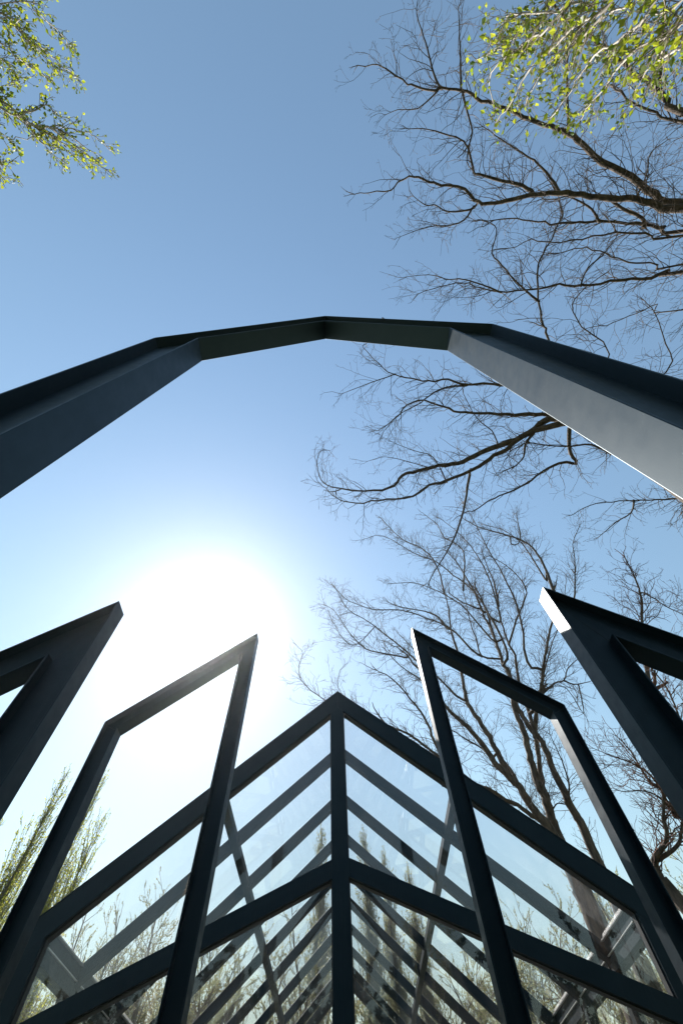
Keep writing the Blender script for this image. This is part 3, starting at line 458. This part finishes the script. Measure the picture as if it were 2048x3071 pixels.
# ------------------------------------------------------------------ trees
class Tubes:
    def __init__(s): s.v = []; s.f = []; s.n = 0
    def add(s, path, rad, sides=3):
        p = np.asarray(path, float); n = len(p)
        t = np.gradient(p, axis=0); t /= np.linalg.norm(t, axis=1)[:, None] + 1e-9
        ref = np.array([0.31, 0.52, 0.79]) if abs(t[0] @ np.array([0.31, 0.52, 0.79])) < 0.85 else np.array([0.9, -0.4, 0.1])
        a = np.cross(t, ref); a /= np.linalg.norm(a, axis=1)[:, None] + 1e-9; b = np.cross(t, a)
        an = np.arange(sides) * 2 * math.pi / sides
        rr = np.asarray(rad, float)[:, None, None]
        ring = p[:, None, :] + rr * (np.cos(an)[None, :, None] * a[:, None, :] + np.sin(an)[None, :, None] * b[:, None, :])
        s.v.append(ring.reshape(-1, 3))
        i = np.arange(n - 1)[:, None] * sides; j = np.arange(sides)[None, :]; k = (j + 1) % sides
        s.f.append((np.stack([i + j, i + k, i + sides + k, i + sides + j], -1).reshape(-1, 4)) + s.n)
        s.n += n * sides
    def build(s, name, mat, parent, stuff=False):
        if not s.v: return None
        return fast_mesh(name, np.concatenate(s.v), np.concatenate(s.f), mat, parent, stuff, True)
def fast_mesh(name, v, f, mat, parent, stuff=False, smooth=False):
    me = bpy.data.meshes.new(name); k = f.shape[1]
    me.vertices.add(len(v)); me.vertices.foreach_set('co', v.astype(np.float32).ravel())
    me.loops.add(f.size); me.loops.foreach_set('vertex_index', f.astype(np.int32).ravel())
    me.polygons.add(len(f)); me.polygons.foreach_set('loop_start', np.arange(len(f), dtype=np.int32) * k)
    me.polygons.foreach_set('use_smooth', np.full(len(f), smooth))
    me.update(calc_edges=True); me.materials.append(M[mat])
    o = link(bpy.data.objects.new(name, me), parent)
    if stuff: o['kind'] = 'stuff'
    return o
def leaves(name, pts, dirs, size, mat, parent, rng, spread=1.0, droop=0.0):
    """small folded two-sided blades, one leaf = two triangles along a midrib"""
    n = len(pts); pts = np.asarray(pts); d = np.asarray(dirs) + rng.normal(0, spread, (n, 3)); d[:, 2] -= droop
    d /= np.linalg.norm(d, axis=1)[:, None]
    s = np.cross(d, rng.normal(0, 1, (n, 3))); s /= np.linalg.norm(s, axis=1)[:, None]; u = np.cross(d, s)
    l = (size * rng.uniform(0.55, 1.25, n))[:, None]; w = l * rng.uniform(0.30, 0.42, n)[:, None]
    b = pts + d * l * 0.15
    v = np.stack([b, b + d * l * .45 + s * w + u * w * .35, b + d * l, b + d * l * .45 - s * w + u * w * .35], 1).reshape(-1, 3)
    i = np.arange(n)[:, None] * 4
    f = np.concatenate([i + [[0, 1, 2]], i + [[0, 2, 3]]], 0)
    return fast_mesh(name, v, f, mat, parent, True)
UP = np.array([0, 0, 1.0])
def unit(v): return v / (np.linalg.norm(v) + 1e-9)
def smooth_path(pts, rng, jit=0.0, sub=3):
    p = np.asarray(pts, float); n = len(p); out = []
    q = np.vstack([2 * p[0] - p[1], p, 2 * p[-1] - p[-2]])
    for i in range(n - 1):
        a, b, c, d = q[i:i + 4]
        for k in range(sub):
            t = k / sub
            out.append(0.5 * ((2 * b) + (c - a) * t + (2 * a - 5 * b + 4 * c - d) * t * t + (3 * b - a - 3 * c + d) * t ** 3))
    out.append(p[-1]); out = np.array(out)
    if jit: out[1:-1] += rng.normal(0, jit, (len(out) - 2, 3))
    return out
def grow(out, rng, p, d, L, r, level, o, leaf=None):
    """zigzag twig with side shoots; o holds the habit"""
    n = max(3, int(L / o['seg'])); pts = [p]; d = unit(d)
    dirs = []
    for i in range(n):
        d = unit(d + rng.normal(0, o['jit'], 3) + UP * o['up'] * (1 + i * .1)); p = p + d * (L / n) * rng.uniform(.75, 1.25)
        pts.append(p); dirs.append(d)
    pts = np.array(pts); rad = np.linspace(r, max(r * .3, o['rmin']), n + 1)
    out.add(pts, rad, 3 if r < .03 else 5)
    if leaf is not None and level <= o.get('leaflevel', 1):
        k = max(1, int(L * o['leafden']))
        ts = rng.uniform(0.15, 1.0, k) * n
        for t in ts:
            i = min(int(t), n - 1); leaf[0].append(pts[i] + (pts[i + 1] - pts[i]) * (t - i)); leaf[1].append(dirs[i])
    if level > 0:
        k = max(1, int(L / o['gap'] * rng.uniform(.7, 1.3)))
        for _ in range(k):
            t = rng.uniform(.18, .98) * n; i = min(int(t), n - 1)
            q = pts[i] + (pts[i + 1] - pts[i]) * (t - i)
            side = unit(np.cross(dirs[i], rng.normal(0, 1, 3))); a = rng.uniform(*o['ang'])
            grow(out, rng, q, dirs[i] * math.cos(a) + side * math.sin(a), L * rng.uniform(.3, .6) * (1.15 - .5 * t / n), max(rad[i] * .6, o['rmin']), level - 1, o, leaf)
def traced_tree(name, label, cat, base, trunk, limbs, seed, o, bark, twig, leafmat=None, leafsize=.06, bare_from=0.12):
    rng = np.random.default_rng(seed)
    root = thing(name, label, cat, base); b = np.array(base)
    tr = Tubes()
    for r0, r1, pts in trunk:
        p = smooth_path(np.array(pts) - b, rng, .02, 5); tr.add(p, np.linspace(r0, r1, len(p)) * rng.uniform(.93, 1.07, len(p)), 12)
    tr.build('trunk', bark, root)
    tw = Tubes(); leaf = ([], [])
    for r0, r1, pts in limbs:
        P = np.array(pts) - b
        seg = np.linalg.norm(np.diff(P, axis=0), axis=1).sum()
        p = smooth_path(P, rng, min(.018, seg * .002), 3); n = len(p)
        cum = np.concatenate([[0], np.cumsum(np.linalg.norm(np.diff(p, axis=0), axis=1))]); cum /= cum[-1]
        rad = (r0 + (r1 - r0) * cum ** .7) * .85 * rng.uniform(.92, 1.08, n)
        lb = Tubes(); lb.add(p, rad, 7); lb.build('limb', bark, root)
        k = int(seg / o['limbgap'])
        for t in rng.uniform(bare_from if seg > 3 else .05, 1.0, k):
            i = min(int(np.searchsorted(cum, t)), n - 1); i = max(1, i)
            d = unit(p[i] - p[i - 1]); side = unit(np.cross(d, rng.normal(0, 1, 3))); a = rng.uniform(*o['ang'])
            grow(tw, rng, p[i] + (p[i - 1] - p[i]) * rng.uniform(), d * math.cos(a) + side * math.sin(a), rng.uniform(*o['len']) * (1.1 - .35 * t), min(rad[i] * .5, o['r0']), o['level'], o, leaf if leafmat else None)
        d = unit(p[-1] - p[-3])
        for _ in range(2): grow(tw, rng, p[-1], d + rng.normal(0, .35, 3), rng.uniform(*o['len']) * .6, r1, 1, o, leaf if leafmat else None)
    tw.build('twigs', twig, root, True)
    if leafmat and leaf[0]: leaves('leaves', leaf[0], leaf[1], leafsize, leafmat, root, rng, .8)
    return root
def poplar(name, label, base, H, seed, leafmat, spread=1.0, dens=1.0, leafsize=.052, group=None, bark='olive_bark'):
    rng = np.random.default_rng(seed); root = thing(name, label, 'tree', base, group)
    n = 14; z = np.linspace(0, H, n); tp = np.stack([np.cumsum(rng.normal(0, .03, n)), np.cumsum(rng.normal(0, .03, n)), z], 1)
    tr = Tubes(); tr.add(tp, np.linspace(.011 * H, .003, n), 9); tr.build('trunk', bark, root)
    tw = Tubes(); leaf = ([], [])
    o = dict(seg=.2, jit=.06, up=.12, rmin=.0035, gap=.30 / dens, ang=(.12, .40), leafden=14 * dens, leaflevel=2)
    for t in np.linspace(.10, .985, int(7.5 * H)):
        zz = t * H; i = min(int(t * (n - 1)), n - 2); q = tp[i] + (tp[i + 1] - tp[i]) * (t * (n - 1) - i)
        az = rng.uniform(0, 2 * math.pi); a = rng.uniform(.12, .30) * spread
        L = (H * .30) * (1 - t) ** .6 * min(1, .45 + t * 1.6) * rng.uniform(.7, 1.15) + .25
        grow(tw, rng, q, np.array([math.cos(az) * math.sin(a), math.sin(az) * math.sin(a), math.cos(a)]), L, .003 + .0045 * L, 2, o, leaf)
    tw.build('branches', bark, root, True); leaves('leaves', leaf[0], leaf[1], leafsize, leafmat, root, rng, .9)
    return root
def spreading_tree(name, label, base, H, seed, leafmat, leafden, bark, twig, group=None, leafsize=.10, fork=.34, nl=11):
    rng = np.random.default_rng(seed); root = thing(name, label, 'tree', base, group)
    n = 10; z = np.linspace(0, H * fork, n); tp = np.stack([np.cumsum(rng.normal(0, .06, n)), np.cumsum(rng.normal(0, .06, n)), z], 1)
    tr = Tubes(); tr.add(tp, np.linspace(.02 * H, .012 * H, n), 9); tr.build('trunk', bark, root)
    tw = Tubes(); leaf = ([], [])
    o = dict(seg=.35, jit=.13, up=.07, rmin=.006, gap=.55, ang=(.3, .75), leafden=leafden, leaflevel=1)
    for k in range(nl):
        i = int(rng.integers(3, n)); az = k * 2.4 + rng.normal(0, .3); a = rng.uniform(.15, .7)
        d = np.array([math.cos(az) * math.sin(a), math.sin(az) * math.sin(a), math.cos(a)])
        pts = [tp[i]]; L = H * rng.uniform(.45, .64)
        for q in range(8): d = unit(d + rng.normal(0, .12, 3) + UP * .06); pts.append(pts[-1] + d * L / 8)
        pts = np.array(pts); lb = Tubes(); rad = np.linspace(.009 * H, .015, 9); lb.add(pts, rad, 6); lb.build('limb', bark, root)
        for t in rng.uniform(.15, 1, int(L / .28)):
            i2 = min(int(t * 8), 7); dd = unit(pts[i2 + 1] - pts[i2]); side = unit(np.cross(dd, rng.normal(0, 1, 3))); a2 = rng.uniform(.4, .9)
            grow(tw, rng, pts[i2] + (pts[i2 + 1] - pts[i2]) * (t * 8 - i2), dd * math.cos(a2) + side * math.sin(a2), rng.uniform(1.0, 2.6) * (1.1 - .4 * t), .02, 2, o, leaf)
    tw.build('twigs', twig, root, True)
    if leaf[0]: leaves('leaves', leaf[0], leaf[1], leafsize, leafmat, root, rng, .9)
    return root
def copy_thing(src, loc, rz, scale, label, group):
    c = src.copy(); col.objects.link(c); c.location = loc; c.rotation_euler = (0, 0, rz); c.scale = (scale,) * 3
    c['label'] = label; c['group'] = group
    for ch_ in list(src.children):
        k = ch_.copy(); col.objects.link(k); k.parent = c
    return c

BARE = dict(seg=.14, jit=.22, up=.02, rmin=.0030, gap=.24, ang=(.55, 1.2), level=2, limbgap=.155, len=(.4, 1.5), r0=.012)
FAR = dict(seg=.16, jit=.19, up=.04, rmin=.0042, gap=.30, ang=(.45, 1.1), level=2, limbgap=.14, len=(.5, 1.7), r0=.014)
DENSE = dict(seg=.12, jit=.24, up=.03, rmin=.004, gap=.22, ang=(.45, 1.1), level=2, limbgap=.11, len=(.5, 1.7), r0=.018)
LEAFY = dict(seg=.10, jit=.14, up=.06, rmin=.003, gap=.18, ang=(.3, .9), level=1, limbgap=.15, len=(.25, .8), r0=.010, leafden=7, leaflevel=1)
LEAFF = dict(seg=.12, jit=.13, up=.06, rmin=.004, gap=.18, ang=(.25, .7), level=1, limbgap=.11, len=(.2, .65), r0=.012, leafden=9, leaflevel=1)

traced_tree('bare_tree', 'bare tree reaching in from the upper right edge with long horizontal limbs above the arch', 'tree', (11.9, -1.2, 0),
            [(.34, .20, [(11.9, -1.2, -.3), (11.7, -1.2, 3), (11.4, -1.25, 7), (11.2, -1.2, 10), (11.1, -1.2, 11.5), (11.0, -1.2, 13.5)])], LIMBS['A'], 11, BARE, 'bark', 'twig')
traced_tree('bare_tree', 'bare tree whose branches fan out from behind the lit right leg of the arch', 'tree', (6.95, 3.6, 0),
            [(.27, .16, [(6.95, 3.6, -.3), (7.0, 3.7, 3), (7.15, 3.9, 7), (7.2, 4.0, 9), (6.95, 3.7, 11.5), (6.75, 3.58, 12.6), (6.4, 3.55, 13.6)])], LIMBS['B'], 12, BARE, 'bark', 'twig')
traced_tree('bare_tree', 'tall bare tree of several rough stems rising behind the right side of the chapel roof', 'tree', (8.3, 18.6, 0),
            [(.42, .30, [(8.3, 18.6, -.3), (8.25, 18.5, 3), (8.1, 18.4, 6), (7.97, 18.38, 7.9)]), (.30, .27, [(8.35, 18.6, .5), (8.6, 18.5, 3), (8.86, 18.41, 6.2)])], LIMBS['C'], 13, FAR, 'bark', 'twig', bare_from=.15)
traced_tree('bare_tree', 'twiggy bare tree with dense reddish shoots at the lower right edge', 'tree', (8.5, 12.6, 0),
            [(.22, .17, [(8.5, 12.6, -.3), (8.5, 12.5, 3), (8.47, 12.43, 5.9)]), (.17, .14, [(8.5, 12.55, 2.5), (8.0, 12.75, 4.5), (7.66, 12.94, 6.05)])], LIMBS['D'], 14, DENSE, 'bark', 'red_twig')
traced_tree('leafy_tree', 'pale barked tree with bright green young leaves filling the upper right corner', 'tree', (3.7, -3.9, 0),
            [(.16, .07, [(3.7, -3.9, -.3), (3.6, -3.8, 2), (3.4, -3.5, 4.4), (3.1, -3.1, 5.6), (3.0, -3.0, 6.4)])], LIMBS['E'], 15, LEAFY, 'pale_bark', 'pale_twig', 'leaf', .075, bare_from=.42)
traced_tree('leafy_tree', 'pale barked tree with small young leaves hanging in at the upper left corner', 'tree', (-7.7, -4.4, 0),
            [(.22, .08, [(-7.7, -4.4, -.3), (-7.6, -4.3, 4), (-7.3, -4.0, 8.6), (-6.9, -3.6, 11), (-6.8, -3.5, 12)])], LIMBS['F'], 16, LEAFF, 'pale_bark', 'pale_twig', 'leaf', .085, bare_from=.35)

GP = 'slender poplars left of the chapel'
p1 = poplar('poplar_tree', 'slender leafy poplar nearest the left edge, tall tip beside the wide left frame', (-9.14, 14.29, 0), 9.97, 21, 'poplar_leaf', group=GP)
p2 = poplar('poplar_tree', 'slender leafy poplar seen behind the outer post of the slender left frame', (-9.01, 16.69, 0), 11.1, 22, 'poplar_leaf', group=GP)
copy_thing(p1, (-7.96, 16.11, 0), 2.1, .948, 'slender leafy poplar inside the slender left frame, above the chapel rafter', GP)
copy_thing(p2, (-9.9, 13.6, 0), 1.1, .74, 'short leafy poplar cut off by the left edge below the wide left frame', GP)
copy_thing(p2, (-10.6, 16.8, 0), 2.9, .80, 'leafy poplar farther back behind the poplars at the left edge', GP)
copy_thing(p1, (-8.9, 15.4, 0), 4.4, .86, 'leafy poplar between the two taller poplars at the left edge', GP)

GB = 'trees seen through the chapel glass'
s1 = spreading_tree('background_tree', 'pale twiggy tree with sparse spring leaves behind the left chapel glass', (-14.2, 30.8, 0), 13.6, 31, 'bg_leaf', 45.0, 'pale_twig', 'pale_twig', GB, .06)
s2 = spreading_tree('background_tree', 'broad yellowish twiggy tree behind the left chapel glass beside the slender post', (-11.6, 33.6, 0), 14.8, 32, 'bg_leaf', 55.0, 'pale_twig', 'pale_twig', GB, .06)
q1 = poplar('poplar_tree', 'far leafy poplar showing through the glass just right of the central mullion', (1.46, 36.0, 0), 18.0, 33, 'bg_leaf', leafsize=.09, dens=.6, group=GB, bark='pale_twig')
for src, loc, rz, sc, lab in (
    (s1, (-8.6, 35.5, 0), 1.3, 1.05, 'twiggy tree behind the lower left glass, left of the thin purlin'),
    (s1, (-11.5, 40.0, 0), 3.0, 1.15, 'pale tree in the back row behind the left glass, beyond the broad yellowish one'),
    (s2, (-16.5, 38.0, 0), 5.1, 1.12, 'pale tree in the back row behind the left glass, farthest left'),
    (s1, (9.0, 41.0, 0), 1.9, 1.15, 'pale tree in the back row behind the right glass, beyond the yellowish one'),
    (s2, (14.0, 38.5, 0), .2, 1.1, 'pale tree in the back row behind the right glass, farthest right'),
    (s2, (-18.0, 29.0, 0), 2.6, .98, 'pale twiggy tree low at the left edge behind the corner glass'),
    (s1, (-20.5, 25.0, 0), 0.4, .92, 'leafy tree lowest at the left edge behind the corner post'),
    (s2, (-5.6, 37.5, 0), 4.0, 1.06, 'pale green tree behind the left purlin near the central mullion'),
    (s1, (-2.6, 42.0, 0), 5.6, 1.25, 'brownish tree low behind the chapel, left of the mullion foot'),
    (q1, (-1.8, 38.0, 0), 2.0, 1.07, 'far leafy poplar showing through the glass just left of the central mullion'),
    (q1, (2.9, 37.0, 0), 4.1, .95, 'second far poplar right of the central mullion, slightly lower'),
    (q1, (4.4, 36.0, 0), 5.3, .87, 'third far poplar right of the central mullion, lowest tip'),
    (s2, (3.2, 43.0, 0), 2.9, 1.2, 'brownish tree low behind the chapel, right of the mullion foot'),
    (s2, (7.6, 35.2, 0), .7, .95, 'yellowish tree behind the right glass beside the slender right post'),
    (s1, (11.0, 33.0, 0), 3.3, .98, 'twiggy tree behind the lower right glass panes'),
    (s2, (15.0, 30.0, 0), 5.0, .98, 'leafy tree behind the right corner of the chapel glass'),
    (s1, (18.5, 25.0, 0), 2.2, .95, 'twiggy tree low beyond the right edge of the chapel'),
    (s2, (12.8, 25.0, 0), 1.7, .74, 'small brownish tree behind the right eave strips')):
    copy_thing(src, loc, rz, sc, lab, GB)
s3 = spreading_tree('mirrored_tree', 'dense dark tree behind the viewer, mirrored in the lower glass right of the mullion', (3.5, -14.5, 0), 13.0, 34, 'dark_leaf', 60.0, 'bark', 'twig', 'trees behind the viewer mirrored in the chapel glass', .15, .26, 13)
GR = 'trees behind the viewer mirrored in the chapel glass'
for k, (src, loc, sc, w) in enumerate(((s3, (-16, -12, 0), 1.0, 'leftmost'), (s3, (-10, -14, 0), 1.05, 'second from the left'), (s3, (-2.6, -15, 0), .98, 'third from the left'),
        (s3, (9.5, -14, 0), 1.05, 'second from the right'), (s3, (15.5, -12, 0), .98, 'rightmost'), (s3, (-6.2, -19, 0), 1.2, 'back left one'), (s3, (0.4, -21, 0), 1.2, 'back middle one'), (s3, (6.6, -19, 0), 1.2, 'back right one'))):
    copy_thing(src, loc, 1.3 * k + .5, sc, 'tree behind the viewer mirrored in the chapel glass, %s of these reflections' % w, GR)
